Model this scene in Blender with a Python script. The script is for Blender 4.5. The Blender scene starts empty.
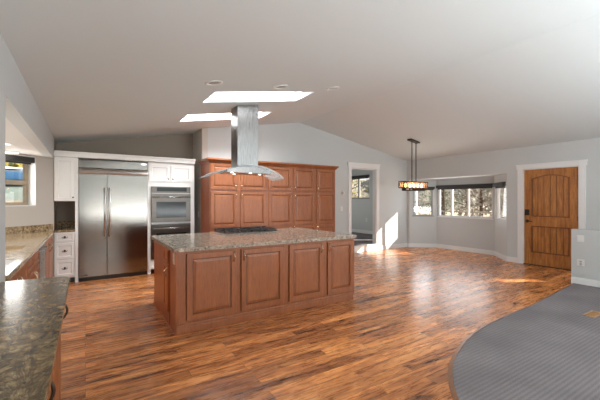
import bpy, bmesh, math, random
from mathutils import Vector, Matrix, geometry
random.seed(7)
S = bpy.context.scene
COL = S.collection

# ---------------------------------------------------------------- camera
YAW = math.radians(32.4)
cam = bpy.data.cameras.new('camera')
cam.sensor_width = 36.0
cam.lens = 36.0 * 338.0 / 600.0
cam.clip_start = 0.05
cam_o = bpy.data.objects.new('camera', cam)
COL.objects.link(cam_o)
cam_o.location = (0, 0, 1.42)
cam_o.rotation_euler = (math.radians(90), 0, -YAW)
S.camera = cam_o

# ---------------------------------------------------------------- world, sun, exposure
S.view_settings.view_transform = 'Standard'
S.view_settings.look = 'None'
S.view_settings.gamma = 1.0
S.view_settings.use_curve_mapping = False
S.view_settings.exposure = 0.03
SKY_STRENGTH = 1.5
W = bpy.data.worlds.new('sky')
S.world = W
W.use_nodes = True
wn = W.node_tree.nodes; wl = W.node_tree.links
wn.clear()
wo = wn.new('ShaderNodeOutputWorld'); wb = wn.new('ShaderNodeBackground')
tc = wn.new('ShaderNodeTexCoord'); sx = wn.new('ShaderNodeSeparateXYZ')
cr = wn.new('ShaderNodeValToRGB')
cr.color_ramp.elements[0].position = 0.0; cr.color_ramp.elements[0].color = (0.92, 0.95, 1.0, 1)
cr.color_ramp.elements[1].position = 0.6; cr.color_ramp.elements[1].color = (0.70, 0.80, 1.0, 1)
wl.new(tc.outputs['Generated'], sx.inputs[0]); wl.new(sx.outputs['Z'], cr.inputs[0])
wl.new(cr.outputs[0], wb.inputs[0]); wl.new(wb.outputs[0], wo.inputs[0])
wb.inputs[1].default_value = SKY_STRENGTH

SUN_DIR = Vector((-1.0, 0.625, -0.65)).normalized()
sun = bpy.data.lights.new('sun', 'SUN')
sun.energy = 15; sun.angle = math.radians(0.5); sun.color = (1.0, 0.95, 0.86)
sun_o = bpy.data.objects.new('sun', sun); COL.objects.link(sun_o)
sun_o.location = (20, -8, 14)
sun_o.rotation_euler = SUN_DIR.to_track_quat('-Z', 'Y').to_euler()

def area(name, loc, direction, sx_, sy_, power, color=(1, 1, 1)):
    l = bpy.data.lights.new(name, 'AREA'); l.shape = 'RECTANGLE'
    l.size = sx_; l.size_y = sy_; l.energy = power; l.color = color
    o = bpy.data.objects.new(name, l); COL.objects.link(o)
    o.location = loc
    o.rotation_euler = Vector(direction).to_track_quat('-Z', 'Y').to_euler()
    return o
# window and skylight daylight, plus added fill lamps out of view
area('rear_kitchen_fill', (1.2, -3.35, 1.28), (0, 1, 0.05), 2.6, 0.85, 3.5, (0.95, 0.98, 1.0))  # added lamp before the closed rear wall; its window is assumed, not built
area('ceiling_fill', (3.0, -2.3, 0.9), (-0.05, 0.12, 1), 6.2, 2.0, 540, (0.94, 0.975, 1.0))  # added upward fill lamp behind the camera, standing in for bounced light
area('right_side_fill', (8.1, -1.9, 1.15), (-1, 0.40, -0.55), 3.0, 1.3, 130, (0.92, 0.97, 1.0))  # added fill lamp on the right; the wall has no window here
area('bay_window_daylight', (8.84, 5.52, 1.36), (-1, 0, -0.05), 1.45, 0.74, 10, (0.95, 0.98, 1.0))
area('bay_left_window_daylight', (8.53, 6.57, 1.36), (-0.6, -0.78, 0), 0.5, 0.74, 6, (0.95, 0.98, 1.0))
area('kitchen_side_fill', (-1.56, 4.2, 1.5), (1, 0, -0.35), 1.6, 0.9, 26, (1.0, 0.98, 0.94))  # added fill lamp out of view, brightens the island end and left kitchen
area('sink_window_daylight', (-1.055, 6.56, 1.68), (0.7, -0.7, 0.0), 0.66, 0.55, 7, (1.0, 0.97, 0.92))
for sy_, pw_ in ((4.455, 55), (5.815, 165)):
    area('skylight_daylight', (2.22, sy_, 3.30 - 0.172 * (4.38 - 2.22) + 0.33), (-0.2, 0.42, -1), 1.35, 0.46, pw_, (0.95, 0.98, 1.0))
area('far_room_fill', (6.0, 10.8, 1.6), (0.2, -1, 0), 1.8, 1.6, 28, (1, 0.98, 0.95))  # added lamp before the closed back wall, brightens the far room

# ---------------------------------------------------------------- materials
def mat(name):
    m = bpy.data.materials.new(name); m.use_nodes = True
    nt = m.node_tree; b = nt.nodes['Principled BSDF']
    return m, nt, b
def plain(name, c, rough=0.5, metal=0.0, coat=0.0, spec=0.5):
    m, nt, b = mat(name)
    b.inputs['Base Color'].default_value = (*c, 1); b.inputs['Roughness'].default_value = rough
    b.inputs['Metallic'].default_value = metal; b.inputs['Coat Weight'].default_value = coat
    b.inputs['Specular IOR Level'].default_value = spec
    return m
def N(nt, t, **kw):
    n = nt.nodes.new(t)
    for k, v in kw.items(): setattr(n, k, v)
    return n
def ramp(nt, stops, inp):
    r = N(nt, 'ShaderNodeValToRGB'); e = r.color_ramp.elements
    while len(e) < len(stops): e.new(0.5)
    for i, (p, c) in enumerate(stops):
        e[i].position = p; e[i].color = (*c, 1)
    nt.links.new(inp, r.inputs[0]); return r
def coords(nt, scale=(1, 1, 1), kind='Object', rot=(0, 0, 0)):
    t = N(nt, 'ShaderNodeTexCoord'); mp = N(nt, 'ShaderNodeMapping')
    mp.inputs['Scale'].default_value = scale; mp.inputs['Rotation'].default_value = rot
    nt.links.new(t.outputs[kind], mp.inputs[0]); return mp.outputs[0]
def geo_coords(nt, scale=(1, 1, 1), rot=(0, 0, 0)):
    g = N(nt, 'ShaderNodeNewGeometry'); mp = N(nt, 'ShaderNodeMapping')
    mp.inputs['Scale'].default_value = scale; mp.inputs['Rotation'].default_value = rot
    nt.links.new(g.outputs['Position'], mp.inputs[0]); return mp.outputs[0]
def noise(nt, vec, scale, detail=4, rough=0.5, dist=0.0):
    n = N(nt, 'ShaderNodeTexNoise'); n.inputs['Scale'].default_value = scale
    n.inputs['Detail'].default_value = detail; n.inputs['Roughness'].default_value = rough
    n.inputs['Distortion'].default_value = dist
    nt.links.new(vec, n.inputs['Vector']); return n
def bump(nt, b, h, strength, dist=0.01):
    k = N(nt, 'ShaderNodeBump'); k.inputs['Strength'].default_value = strength
    k.inputs['Distance'].default_value = dist
    nt.links.new(h, k.inputs['Height']); nt.links.new(k.outputs[0], b.inputs['Normal'])
def paint(name, c, rough=0.55):
    m, nt, b = mat(name)
    v = geo_coords(nt); n = noise(nt, v, 260, 3)
    b.inputs['Base Color'].default_value = (*c, 1); b.inputs['Roughness'].default_value = rough
    bump(nt, b, n.outputs[0], 0.06, 0.002)
    return m
def mixc(nt, fac, a, b_, mode='MIX'):
    x = N(nt, 'ShaderNodeMix', data_type='RGBA', blend_type=mode)
    if isinstance(fac, float): x.inputs[0].default_value = fac
    else: nt.links.new(fac, x.inputs[0])
    for sock, v in ((x.inputs[6], a), (x.inputs[7], b_)):
        if isinstance(v, tuple): sock.default_value = (*v, 1)
        else: nt.links.new(v, sock)
    return x.outputs[2]
def wood(name, light, dark, scale, rough=0.35, coat=0.25, grain=1.0):
    m, nt, b = mat(name)
    v = geo_coords(nt, scale); n1 = noise(nt, v, 2.2, 5, 0.6, 0.8); n2 = noise(nt, v, 14, 3, 0.5)
    r = ramp(nt, [(0.3, dark), (0.7, light)], n1.outputs[0])
    r2 = ramp(nt, [(0.3, (1 - 0.25 * grain,) * 3), (0.6, (1, 1, 1))], n2.outputs[0])
    c = mixc(nt, 1.0, r.outputs[0], r2.outputs[0], 'MULTIPLY')
    nt.links.new(c, b.inputs['Base Color']); b.inputs['Roughness'].default_value = rough
    b.inputs['Coat Weight'].default_value = coat; b.inputs['Coat Roughness'].default_value = 0.25
    return m
def floor_mat():
    m, nt, b = mat('plank floor')
    v = geo_coords(nt)
    br = N(nt, 'ShaderNodeTexBrick'); br.offset = 0.37; br.offset_frequency = 2
    br.inputs['Scale'].default_value = 1.0; br.inputs['Brick Width'].default_value = 1.15
    br.inputs['Row Height'].default_value = 0.125; br.inputs['Mortar Size'].default_value = 0.0014
    br.inputs['Color1'].default_value = (0, 0, 0, 1); br.inputs['Color2'].default_value = (1, 1, 1, 1)
    br.inputs['Mortar'].default_value = (0.5, 0.5, 0.5, 1)
    nt.links.new(v, br.inputs['Vector'])
    # every plank shifts the grain so neighbours differ
    sc = N(nt, 'ShaderNodeVectorMath', operation='SCALE'); sc.inputs[3].default_value = 7.3
    nt.links.new(br.outputs['Color'], sc.inputs[0])
    ad = N(nt, 'ShaderNodeVectorMath', operation='ADD')
    nt.links.new(v, ad.inputs[0]); nt.links.new(sc.outputs[0], ad.inputs[1])
    mp = N(nt, 'ShaderNodeMapping'); mp.inputs['Scale'].default_value = (1.0, 7.5, 1)
    nt.links.new(ad.outputs[0], mp.inputs[0])
    n1 = noise(nt, mp.outputs[0], 1.0, 6, 0.62, 1.4); n2 = noise(nt, mp.outputs[0], 6, 5, 0.6, 0.6)
    r1 = ramp(nt, [(0.33, (0.12, 0.036, 0.011)), (0.44, (0.44, 0.152, 0.044)), (0.56, (0.72, 0.290, 0.090)), (0.71, (0.88, 0.43, 0.16))], n1.outputs[0])
    r2 = ramp(nt, [(0.34, (0.55, 0.47, 0.43)), (0.54, (1, 1, 1))], n2.outputs[0])
    c = mixc(nt, 0.7, r1.outputs[0], r2.outputs[0], 'MULTIPLY')
    tone = ramp(nt, [(0.0, (0.55, 0.49, 0.45)), (1.0, (1.18, 1.16, 1.12))], br.outputs['Color'])
    c = mixc(nt, 1.0, c, tone.outputs[0], 'MULTIPLY')
    c = mixc(nt, br.outputs['Fac'], c, (0.06, 0.025, 0.012))
    nt.links.new(c, b.inputs['Base Color'])
    rr = N(nt, 'ShaderNodeMapRange'); rr.inputs[3].default_value = 0.20; rr.inputs[4].default_value = 0.36
    nt.links.new(n2.outputs[0], rr.inputs[0]); nt.links.new(rr.outputs[0], b.inputs['Roughness'])
    bump(nt, b, n1.outputs[0], 0.05, 0.01)
    b.inputs['Specular IOR Level'].default_value = 0.75
    return m
def granite(name, base, mid, dark, light, scale=1.0, vein=0.0, veinc=(0.1, 0.08, 0.05), rough=0.12):
    m, nt, b = mat(name)
    v = geo_coords(nt)
    n1 = noise(nt, v, 22 * scale, 6, 0.7, 0.4)
    r1 = ramp(nt, [(0.34, dark), (0.45, mid), (0.55, base), (0.68, light)], n1.outputs[0])
    vo = N(nt, 'ShaderNodeTexVoronoi'); vo.inputs['Scale'].default_value = 70 * scale
    nt.links.new(v, vo.inputs['Vector'])
    sp = N(nt, 'ShaderNodeSeparateColor'); nt.links.new(vo.outputs['Color'], sp.inputs[0])
    r2 = ramp(nt, [(0.0, (0.35, 0.33, 0.31)), (0.22, (0.9, 0.9, 0.9)), (0.85, (1.0, 1, 1)), (1.0, (1.35, 1.32, 1.25))], sp.outputs[0])
    c = mixc(nt, 0.85, r1.outputs[0], r2.outputs[0], 'MULTIPLY')
    if vein:
        v2 = geo_coords(nt, (3.4, 1.3, 1), (0, 0, 0.6)); n3 = noise(nt, v2, 4.2, 8, 0.72, 0.9)
        r3 = ramp(nt, [(0.40, (1, 1, 1)), (0.5, (0, 0, 0)), (0.60, (1, 1, 1))], n3.outputs[0])
        inv = N(nt, 'ShaderNodeInvert'); nt.links.new(r3.outputs[0], inv.inputs[1])
        ml = N(nt, 'ShaderNodeMath', operation='MULTIPLY'); ml.inputs[1].default_value = vein
        nt.links.new(inv.outputs[0], ml.inputs[0])
        c = mixc(nt, ml.outputs[0], c, veinc)
    nt.links.new(c, b.inputs['Base Color']); b.inputs['Roughness'].default_value = rough
    b.inputs['Specular IOR Level'].default_value = 0.3
    return m
def stainless(name, c=(0.38, 0.37, 0.355), rough=0.26, stretch=(1, 1, 60)):
    m, nt, b = mat(name)
    v = geo_coords(nt, stretch); n = noise(nt, v, 6, 3)
    b.inputs['Base Color'].default_value = (*c, 1); b.inputs['Metallic'].default_value = 1
    rr = N(nt, 'ShaderNodeMapRange'); rr.inputs[3].default_value = rough - 0.05; rr.inputs[4].default_value = rough + 0.08
    nt.links.new(n.outputs[0], rr.inputs[0]); nt.links.new(rr.outputs[0], b.inputs['Roughness'])
    return m
def glass_thin(name, tint=(1, 1, 1), refl=0.6, rough=0.0, milk=0.0):
    m, nt, b = mat(name)
    nt.nodes.remove(b); out = nt.nodes['Material Output']
    t = N(nt, 'ShaderNodeBsdfTransparent'); t.inputs[0].default_value = (*tint, 1)
    g = N(nt, 'ShaderNodeBsdfGlossy'); g.inputs['Roughness'].default_value = rough
    lw = N(nt, 'ShaderNodeLayerWeight'); lw.inputs[0].default_value = 0.5
    pw = N(nt, 'ShaderNodeMath', operation='POWER'); pw.inputs[1].default_value = 4.0
    nt.links.new(lw.outputs['Facing'], pw.inputs[0])
    ma = N(nt, 'ShaderNodeMath', operation='MULTIPLY_ADD'); ma.inputs[1].default_value = refl; ma.inputs[2].default_value = 0.035
    nt.links.new(pw.outputs[0], ma.inputs[0])
    base = t.outputs[0]
    if milk:
        d = N(nt, 'ShaderNodeBsdfTranslucent'); d.inputs[0].default_value = (*tint, 1)
        d2 = N(nt, 'ShaderNodeBsdfDiffuse'); d2.inputs[0].default_value = (*tint, 1)
        m2 = N(nt, 'ShaderNodeMixShader'); nt.links.new(d.outputs[0], m2.inputs[1]); nt.links.new(d2.outputs[0], m2.inputs[2])
        m1 = N(nt, 'ShaderNodeMixShader'); m1.inputs[0].default_value = milk
        nt.links.new(t.outputs[0], m1.inputs[1]); nt.links.new(m2.outputs[0], m1.inputs[2]); base = m1.outputs[0]
    mx = N(nt, 'ShaderNodeMixShader')
    nt.links.new(ma.outputs[0], mx.inputs[0]); nt.links.new(base, mx.inputs[1]); nt.links.new(g.outputs[0], mx.inputs[2])
    nt.links.new(mx.outputs[0], out.inputs[0]); return m
def emis(name, c, s):
    m, nt, b = mat(name)
    b.inputs['Base Color'].default_value = (*c, 1)
    b.inputs['Emission Color'].default_value = (*c, 1); b.inputs['Emission Strength'].default_value = s
    return m
def carpet_mat():
    m, nt, b = mat('ribbed carpet')
    v = geo_coords(nt)
    wv = N(nt, 'ShaderNodeTexWave', wave_type='BANDS', bands_direction='Y', wave_profile='SIN')
    wv.inputs['Scale'].default_value = 9.0; wv.inputs['Distortion'].default_value = 0.5
    wv.inputs['Detail'].default_value = 2; wv.inputs['Detail Scale'].default_value = 6
    nt.links.new(v, wv.inputs['Vector'])
    n = noise(nt, v, 190, 3, 0.7); n2 = noise(nt, v, 1.6, 3, 0.5)
    r = ramp(nt, [(0.1, (0.180, 0.160, 0.162)), (0.9, (0.222, 0.200, 0.202))], wv.outputs[0])
    r2 = ramp(nt, [(0.3, (0.6, 0.6, 0.6)), (0.7, (1.25, 1.25, 1.25))], n.outputs[0])
    r3 = ramp(nt, [(0.3, (0.82, 0.82, 0.82)), (0.7, (1.1, 1.1, 1.1))], n2.outputs[0])
    c = mixc(nt, 0.7, r.outputs[0], r2.outputs[0], 'MULTIPLY'); c = mixc(nt, 1.0, c, r3.outputs[0], 'MULTIPLY')
    nt.links.new(c, b.inputs['Base Color']); b.inputs['Roughness'].default_value = 0.95
    b.inputs['Specular IOR Level'].default_value = 0.1
    bump(nt, b, wv.outputs[0], 0.10, 0.006); return m
def mottled(name, a, c2, scale, rough=0.9):
    m, nt, b = mat(name)
    v = geo_coords(nt); n = noise(nt, v, scale, 5, 0.65)
    r = ramp(nt, [(0.35, a), (0.65, c2)], n.outputs[0])
    nt.links.new(r.outputs[0], b.inputs['Base Color']); b.inputs['Roughness'].default_value = rough
    b.inputs['Specular IOR Level'].default_value = 0.2
    return m

M = {}
M['wall'] = paint('pale grey wall paint', (0.530, 0.548, 0.542))
M['wallwarm'] = paint('warm grey kitchen wall paint', (0.50, 0.46, 0.41))
M['shadowed'] = paint('taupe alcove wall paint', (0.27, 0.22, 0.168))  # shade of the alcove and niche put into the wall colour
M['ceiling'] = paint('off white ceiling paint', (0.630, 0.675, 0.675), 0.7)
M['soffit'] = paint('kitchen soffit paint', (0.72, 0.71, 0.69), 0.7)
M['trim'] = paint('white trim paint', (0.74, 0.74, 0.73), 0.35)
M['shaft'] = paint('white skylight shaft paint', (0.50, 0.50, 0.495), 0.6)
M['white'] = paint('white cabinet paint', (0.84, 0.83, 0.80), 0.35)
M['cherry'] = wood('reddish brown cabinet wood', (0.355, 0.114, 0.035), (0.26, 0.077, 0.023), (6, 6, 0.8), 0.38, 0.12)
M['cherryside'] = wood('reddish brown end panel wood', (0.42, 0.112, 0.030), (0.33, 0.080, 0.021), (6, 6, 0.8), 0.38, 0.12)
M['cherrydark'] = plain('dark glaze in cabinet recesses', (0.085, 0.028, 0.014), 0.5)
M['alder'] = wood('knotty honey stained door wood', (0.55, 0.225, 0.050), (0.27, 0.085, 0.016), (9, 9, 1.0), 0.38, 0.15)
M['alderdark'] = wood('dark stained door grooves', (0.26, 0.085, 0.018), (0.14, 0.042, 0.009), (9, 9, 1.0), 0.45, 0.1)
M['reducer'] = wood('brown reducer strip wood', (0.30, 0.13, 0.06), (0.2, 0.08, 0.035), (4, 4, 4))
M['floor'] = floor_mat()
M['carpet'] = carpet_mat()
M['granite_island'] = granite('grey beige speckled granite', (0.44, 0.355, 0.275), (0.31, 0.25, 0.195), (0.11, 0.088, 0.07), (0.58, 0.53, 0.46))
M['granite_gold'] = granite('golden brown granite', (0.48, 0.355, 0.21), (0.36, 0.25, 0.14), (0.13, 0.085, 0.045), (0.62, 0.50, 0.34), 0.8)
M['granite_splash'] = granite('golden brown mottled granite', (0.36, 0.265, 0.155), (0.24, 0.16, 0.09), (0.05, 0.035, 0.02), (0.55, 0.44, 0.29), 1.2)
M['granite_penin'] = granite('olive brown veined granite', (0.32, 0.215, 0.105), (0.22, 0.14, 0.066), (0.055, 0.035, 0.017), (0.44, 0.32, 0.17), 0.9, 0.8, (0.04, 0.028, 0.016), 0.18)
M['steel'] = stainless('brushed stainless steel')
M['steelv'] = stainless('brushed stainless door', (0.22, 0.205, 0.185), 0.13, (60, 60, 1))
M['steelhood'] = stainless('brushed steel hood', (0.31, 0.302, 0.295), 0.25, (60, 60, 1))
M['steeloven'] = stainless('warm brushed oven steel', (0.115, 0.102, 0.09), 0.28)
M['steeldark'] = stainless('dark brushed steel', (0.33, 0.32, 0.31), 0.3)
M['handle'] = stainless('satin steel handle', (0.62, 0.61, 0.59), 0.32)
M['chrome'] = plain('polished chrome', (0.75, 0.74, 0.72), 0.12, 1)
M['nickel'] = plain('aged brass', (0.62, 0.50, 0.34), 0.25, 1)
M['bronze'] = plain('dark bronze', (0.06, 0.045, 0.035), 0.4, 0.8)
M['black'] = plain('black enamel', (0.012, 0.012, 0.013), 0.3)
M['blackglass'] = plain('black oven glass', (0.012, 0.016, 0.015), 0.10, 0, 0, 0.3)
M['iron'] = plain('cast iron', (0.02, 0.02, 0.02), 0.6)
M['plastic'] = plain('white plastic', (0.72, 0.71, 0.68), 0.35)
M['almond'] = plain('almond plastic', (0.62, 0.50, 0.38), 0.4)
M['greyplastic'] = plain('grey plastic', (0.40, 0.40, 0.39), 0.4)
M['shade'] = plain('charcoal shade fabric', (0.035, 0.034, 0.034), 0.85)
M['bronzeframe'] = plain('tan window frame', (0.36, 0.29, 0.20), 0.5)
M['greyframe'] = plain('grey window frame', (0.30, 0.29, 0.28), 0.5)
M['whiteframe'] = plain('white window frame', (0.74, 0.74, 0.73), 0.4)
M['glass'] = glass_thin('clear window glass')
M['hoodglass'] = glass_thin('curved canopy glass', (0.80, 0.83, 0.83), 0.5, 0.02, 0.30)
M['dome'] = glass_thin('skylight glazing', (0.93, 0.96, 1.0))
M['amber'] = glass_thin('amber seeded glass', (1.0, 0.86, 0.74), 0.3, 0.1, 0.22)
M['rust'] = plain('rust brown iron', (0.10, 0.042, 0.022), 0.55, 0.4)
M['bulb'] = emis('glowing filament bulb', (1.0, 0.62, 0.32), 12)
M['lamp'] = emis('lit lamp lens', (1.0, 0.93, 0.82), 5)
M['tan_sink'] = plain('tan composite sink', (0.33, 0.235, 0.13), 0.35)
M['white_sink'] = plain('white enamel sink', (0.85, 0.85, 0.83), 0.15)
M['ventwood'] = wood('honey oak vent', (0.50, 0.27, 0.10), (0.36, 0.17, 0.06), (5, 5, 5))
M['ground'] = mottled('dry grass ground', (0.36, 0.27, 0.15), (0.58, 0.50, 0.38), 0.9)
M['hill'] = mottled('wooded hillside', (0.06, 0.065, 0.04), (0.26, 0.21, 0.15), 0.35)
M['bark'] = mottled('pine bark', (0.05, 0.035, 0.025), (0.14, 0.095, 0.065), 12)
M['pine'] = mottled('pine needles', (0.035, 0.055, 0.025), (0.12, 0.15, 0.07), 3)
M['brush'] = mottled('bare brown twigs', (0.14, 0.10, 0.07), (0.34, 0.27, 0.20), 4)
M['pale'] = mottled('pale dry leaves', (0.38, 0.33, 0.24), (0.66, 0.62, 0.52), 4)
M['yellow'] = mottled('yellow autumn leaves', (0.12, 0.095, 0.02), (0.30, 0.24, 0.06), 5)
M['fencewood'] = mottled('weathered fence wood', (0.20, 0.15, 0.11), (0.34, 0.28, 0.21), 6)
M['bluecar'] = plain('blue tinted car glass', (0.015, 0.06, 0.12), 0.1, 0, 0.6)
M['siding'] = plain('pale green siding', (0.13, 0.155, 0.13), 0.4)
M['rubber'] = plain('black rubber', (0.02, 0.02, 0.02), 0.8)

# ---------------------------------------------------------------- mesh builder
class MB:
    """collects shapes in world coordinates and links them as ONE mesh object"""
    def __init__(self): self.v = []; self.f = []; self.sm = []
    def add(self, vs, fs, smooth=False):
        o = len(self.v); self.v += [tuple(p) for p in vs]
        for f in fs: self.f.append([o + i for i in f]); self.sm.append(smooth)
    def box(self, a, b):
        x0, y0, z0 = a; x1, y1, z1 = b
        self.add([(x0,y0,z0),(x1,y0,z0),(x1,y1,z0),(x0,y1,z0),(x0,y0,z1),(x1,y0,z1),(x1,y1,z1),(x0,y1,z1)],
                 [(0,3,2,1),(4,5,6,7),(0,1,5,4),(1,2,6,5),(2,3,7,6),(3,0,4,7)]); return self
    def obox(self, F, u0, u1, v0, v1, d0, d1):
        vs = [F(u, v, d) for v in (v0, v1) for (u, d) in ((u0, d1), (u1, d1), (u1, d0), (u0, d0))]
        self.add(vs, [(0,3,2,1),(4,5,6,7),(0,1,5,4),(1,2,6,5),(2,3,7,6),(3,0,4,7)]); return self
    def cell(self, b4, t4):
        self.add(list(b4) + list(t4), [(0,3,2,1),(4,5,6,7),(0,1,5,4),(1,2,6,5),(2,3,7,6),(3,0,4,7)]); return self
    def prism(self, pts, z0, z1, holes=()):
        loops = [[Vector((p[0], p[1], 0)) for p in pts]] + [[Vector((p[0], p[1], 0)) for p in h] for h in holes]
        flat = [p for l in loops for p in l]; n = len(flat)
        tris = geometry.tessellate_polygon(loops)
        vs = [(p.x, p.y, z0) for p in flat] + [(p.x, p.y, z1) for p in flat]
        fs = []
        for t in tris:
            a, b, c = (flat[i] for i in t)
            if (b - a).cross(c - a).z < 0: t = (t[0], t[2], t[1])
            fs.append((t[2], t[1], t[0])); fs.append((t[0] + n, t[1] + n, t[2] + n))
        k = 0
        for l in loops:
            for i in range(len(l)):
                j = (i + 1) % len(l); fs.append((k + i, k + j, k + j + n, k + i + n))
            k += len(l)
        self.add(vs, fs); return self
    def fprism(self, F, pts, d0, d1):
        n = len(pts)
        vs = [F(u, v, d0) for u, v in pts] + [F(u, v, d1) for u, v in pts]
        fs = [tuple(range(n)), tuple(range(2 * n - 1, n - 1, -1))] + [(i, (i + 1) % n, (i + 1) % n + n, i + n) for i in range(n)]
        self.add(vs, fs); return self
    def tube(self, pts, r, seg=8, smooth=True, caps=True):
        pts = [Vector(p) for p in pts]; vs = []; fs = []; n = len(pts)
        rr = r if isinstance(r, (list, tuple)) else [r] * n
        ref = None
        for i, p in enumerate(pts):
            t = (pts[min(i + 1, n - 1)] - pts[max(i - 1, 0)]).normalized()
            if ref is None:
                ref = Vector((0, 0, 1)) if abs(t.z) < 0.9 else Vector((1, 0, 0))
            a = t.cross(ref).normalized(); b = a.cross(t).normalized(); ref = b
            for k in range(seg):
                w = 2 * math.pi * k / seg
                vs.append(p + (a * math.cos(w) + b * math.sin(w)) * rr[i])
        for i in range(n - 1):
            for k in range(seg):
                k2 = (k + 1) % seg
                fs.append((i * seg + k, i * seg + k2, (i + 1) * seg + k2, (i + 1) * seg + k))
        if caps:
            fs.append(tuple(range(seg - 1, -1, -1))); fs.append(tuple((n - 1) * seg + k for k in range(seg)))
        self.add(vs, fs, smooth); return self
    def lathe(self, c, axis, prof, seg=20, smooth=True):
        ax = Vector(axis).normalized(); ref = Vector((0, 0, 1)) if abs(ax.z) < 0.9 else Vector((1, 0, 0))
        a = ax.cross(ref).normalized(); b = ax.cross(a).normalized(); c = Vector(c); vs = []; fs = []
        for r, h in prof:
            for k in range(seg):
                w = 2 * math.pi * k / seg
                vs.append(c + ax * h + (a * math.cos(w) + b * math.sin(w)) * max(r, 1e-5))
        for i in range(len(prof) - 1):
            for k in range(seg):
                k2 = (k + 1) % seg
                fs.append((i * seg + k, i * seg + k2, (i + 1) * seg + k2, (i + 1) * seg + k))
        self.add(vs, fs, smooth); return self
    def rings(self, F, u0, u1, v0, v1, prof):
        """concentric rectangular rings (inset, depth): raised and recessed panels"""
        vs = []; fs = []
        for ins, d in prof:
            for u, v in ((u0 + ins, v0 + ins), (u1 - ins, v0 + ins), (u1 - ins, v1 - ins), (u0 + ins, v1 - ins)):
                vs.append(F(u, v, d))
        for i in range(len(prof) - 1):
            for k in range(4):
                k2 = (k + 1) % 4; fs.append((i * 4 + k, i * 4 + k2, (i + 1) * 4 + k2, (i + 1) * 4 + k))
        l = (len(prof) - 1) * 4; fs.append((l, l + 1, l + 2, l + 3)); fs.append((3, 2, 1, 0))
        self.add(vs, fs); return self
    def leaves(self, c, rad, n, size, rnd=random):
        for _ in range(n):
            while True:
                p = Vector((rnd.uniform(-1, 1), rnd.uniform(-1, 1), rnd.uniform(-1, 1)))
                if p.length < 1: break
            p = Vector((c[0] + p.x * rad[0], c[1] + p.y * rad[1], c[2] + p.z * rad[2]))
            a = Vector((rnd.gauss(0, 1), rnd.gauss(0, 1), rnd.gauss(0, 1))).normalized()
            b = a.orthogonal().normalized(); s = size * rnd.uniform(0.5, 1.3)
            self.add([p - a * s, p + b * s * .5, p + a * s, p - b * s * .5], [(0, 1, 2, 3)])
        return self
    def build(self, name, material, parent=None, bevel=0.0, kind=None):
        me = bpy.data.meshes.new(name)
        off = parent_world(parent) if parent else Vector((0, 0, 0))
        me.from_pydata([(Vector(p) - off)[:] for p in self.v], [], self.f)
        me.validate()
        for p, s in zip(me.polygons, self.sm): p.use_smooth = s
        bm = bmesh.new(); bm.from_mesh(me)
        bmesh.ops.recalc_face_normals(bm, faces=bm.faces); bm.to_mesh(me); bm.free()
        me.materials.append(M[material])
        o = bpy.data.objects.new(name, me); COL.objects.link(o)
        if parent: o.parent = parent
        if bevel:
            md = o.modifiers.new('edge', 'BEVEL'); md.width = bevel; md.segments = 2
            md.limit_method = 'ANGLE'; md.angle_limit = math.radians(40)
        if kind: o['kind'] = kind
        return o
def parent_world(o):
    v = Vector((0, 0, 0))
    while o: v = v + o.location; o = o.parent
    return v
def frame(origin, u, n):
    o = Vector(origin); u = Vector(u).normalized(); n = Vector(n).normalized()
    return lambda a, v, d: o + u * a + Vector((0, 0, 1)) * v + n * d
def thing(name, label, cat, loc=(0, 0, 0), group=None):
    o = bpy.data.objects.new(name, None); COL.objects.link(o); o.location = loc
    o.empty_display_size = 0.1
    return tag(o, label, cat, group)
def tag(o, label, cat, group=None):
    o['label'] = label; o['category'] = cat
    if group: o['group'] = group
    return o
def copy_tree(o, parent=None):
    c = o.copy(); COL.objects.link(c); c.parent = parent
    for ch in list(o.children): copy_tree(ch, c)
    return c
def struct(mb, name, material, label=None, **k):
    o = mb.build(name, material, **k); o['kind'] = 'structure'
    if label: o['label'] = label
    return o
# facing frames: FRONT faces the camera side (-Y), u = X ; WEST faces -X, u = Y ; EAST faces +X, u = Y
def FRONT(y): return frame((0, y, 0), (1, 0, 0), (0, -1, 0))
def WEST(x): return frame((x, 0, 0), (0, 1, 0), (-1, 0, 0))
def EAST(x): return frame((x, 0, 0), (0, 1, 0), (1, 0, 0))

# ================================================================ the setting
def zc(x): return 3.30 - (0.172 * (4.38 - x) if x < 4.38 else 0.18 * (x - 4.38))
def wall(mb, F, u0, u1, z0, top, openings=(), d0=0.0, d1=-0.12, extra=()):
    topf = top if callable(top) else (lambda u: top)
    us = sorted({u0, u1, *extra, *[o[0] for o in openings], *[o[1] for o in openings]})
    us = [u for u in us if u0 <= u <= u1]
    for a, b in zip(us, us[1:]):
        m = (a + b) / 2
        cuts = sorted((o[2], o[3]) for o in openings if o[0] <= m <= o[1])
        segs = []; z = z0
        for c0, c1 in cuts:
            if c0 > z + 1e-4: segs.append((z, c0))
            z = c1
        segs.append((z, None))
        for s0, s1 in segs:
            ta, tb = (s1, s1) if s1 is not None else (topf(a), topf(b))
            if min(ta, tb) <= s0: continue
            mb.cell([F(a, s0, d0), F(b, s0, d0), F(b, s0, d1), F(a, s0, d1)],
                    [F(a, ta, d0), F(b, tb, d0), F(b, tb, d1), F(a, ta, d1)])
    return mb

YB = 6.93          # back wall plane
XR = 8.25          # front door wall plane
BAY_A = (8.25, 6.84); BAY_B = (8.87, 6.34); BAY_C = (8.87, 4.66); BAY_D = (8.25, 4.05)
YREAR = -3.5

# floor
fl = MB().prism([(-1.75, YREAR), (8.4, YREAR), (8.4, 4.05), (8.95, 4.62), (8.95, 6.38), (8.4, 6.9), (8.4, 7.05), (2.14, 7.05), (2.14, 7.7), (-1.75, 7.7)], -0.12, 0.0)
struct(fl, 'floor', 'floor')
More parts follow.
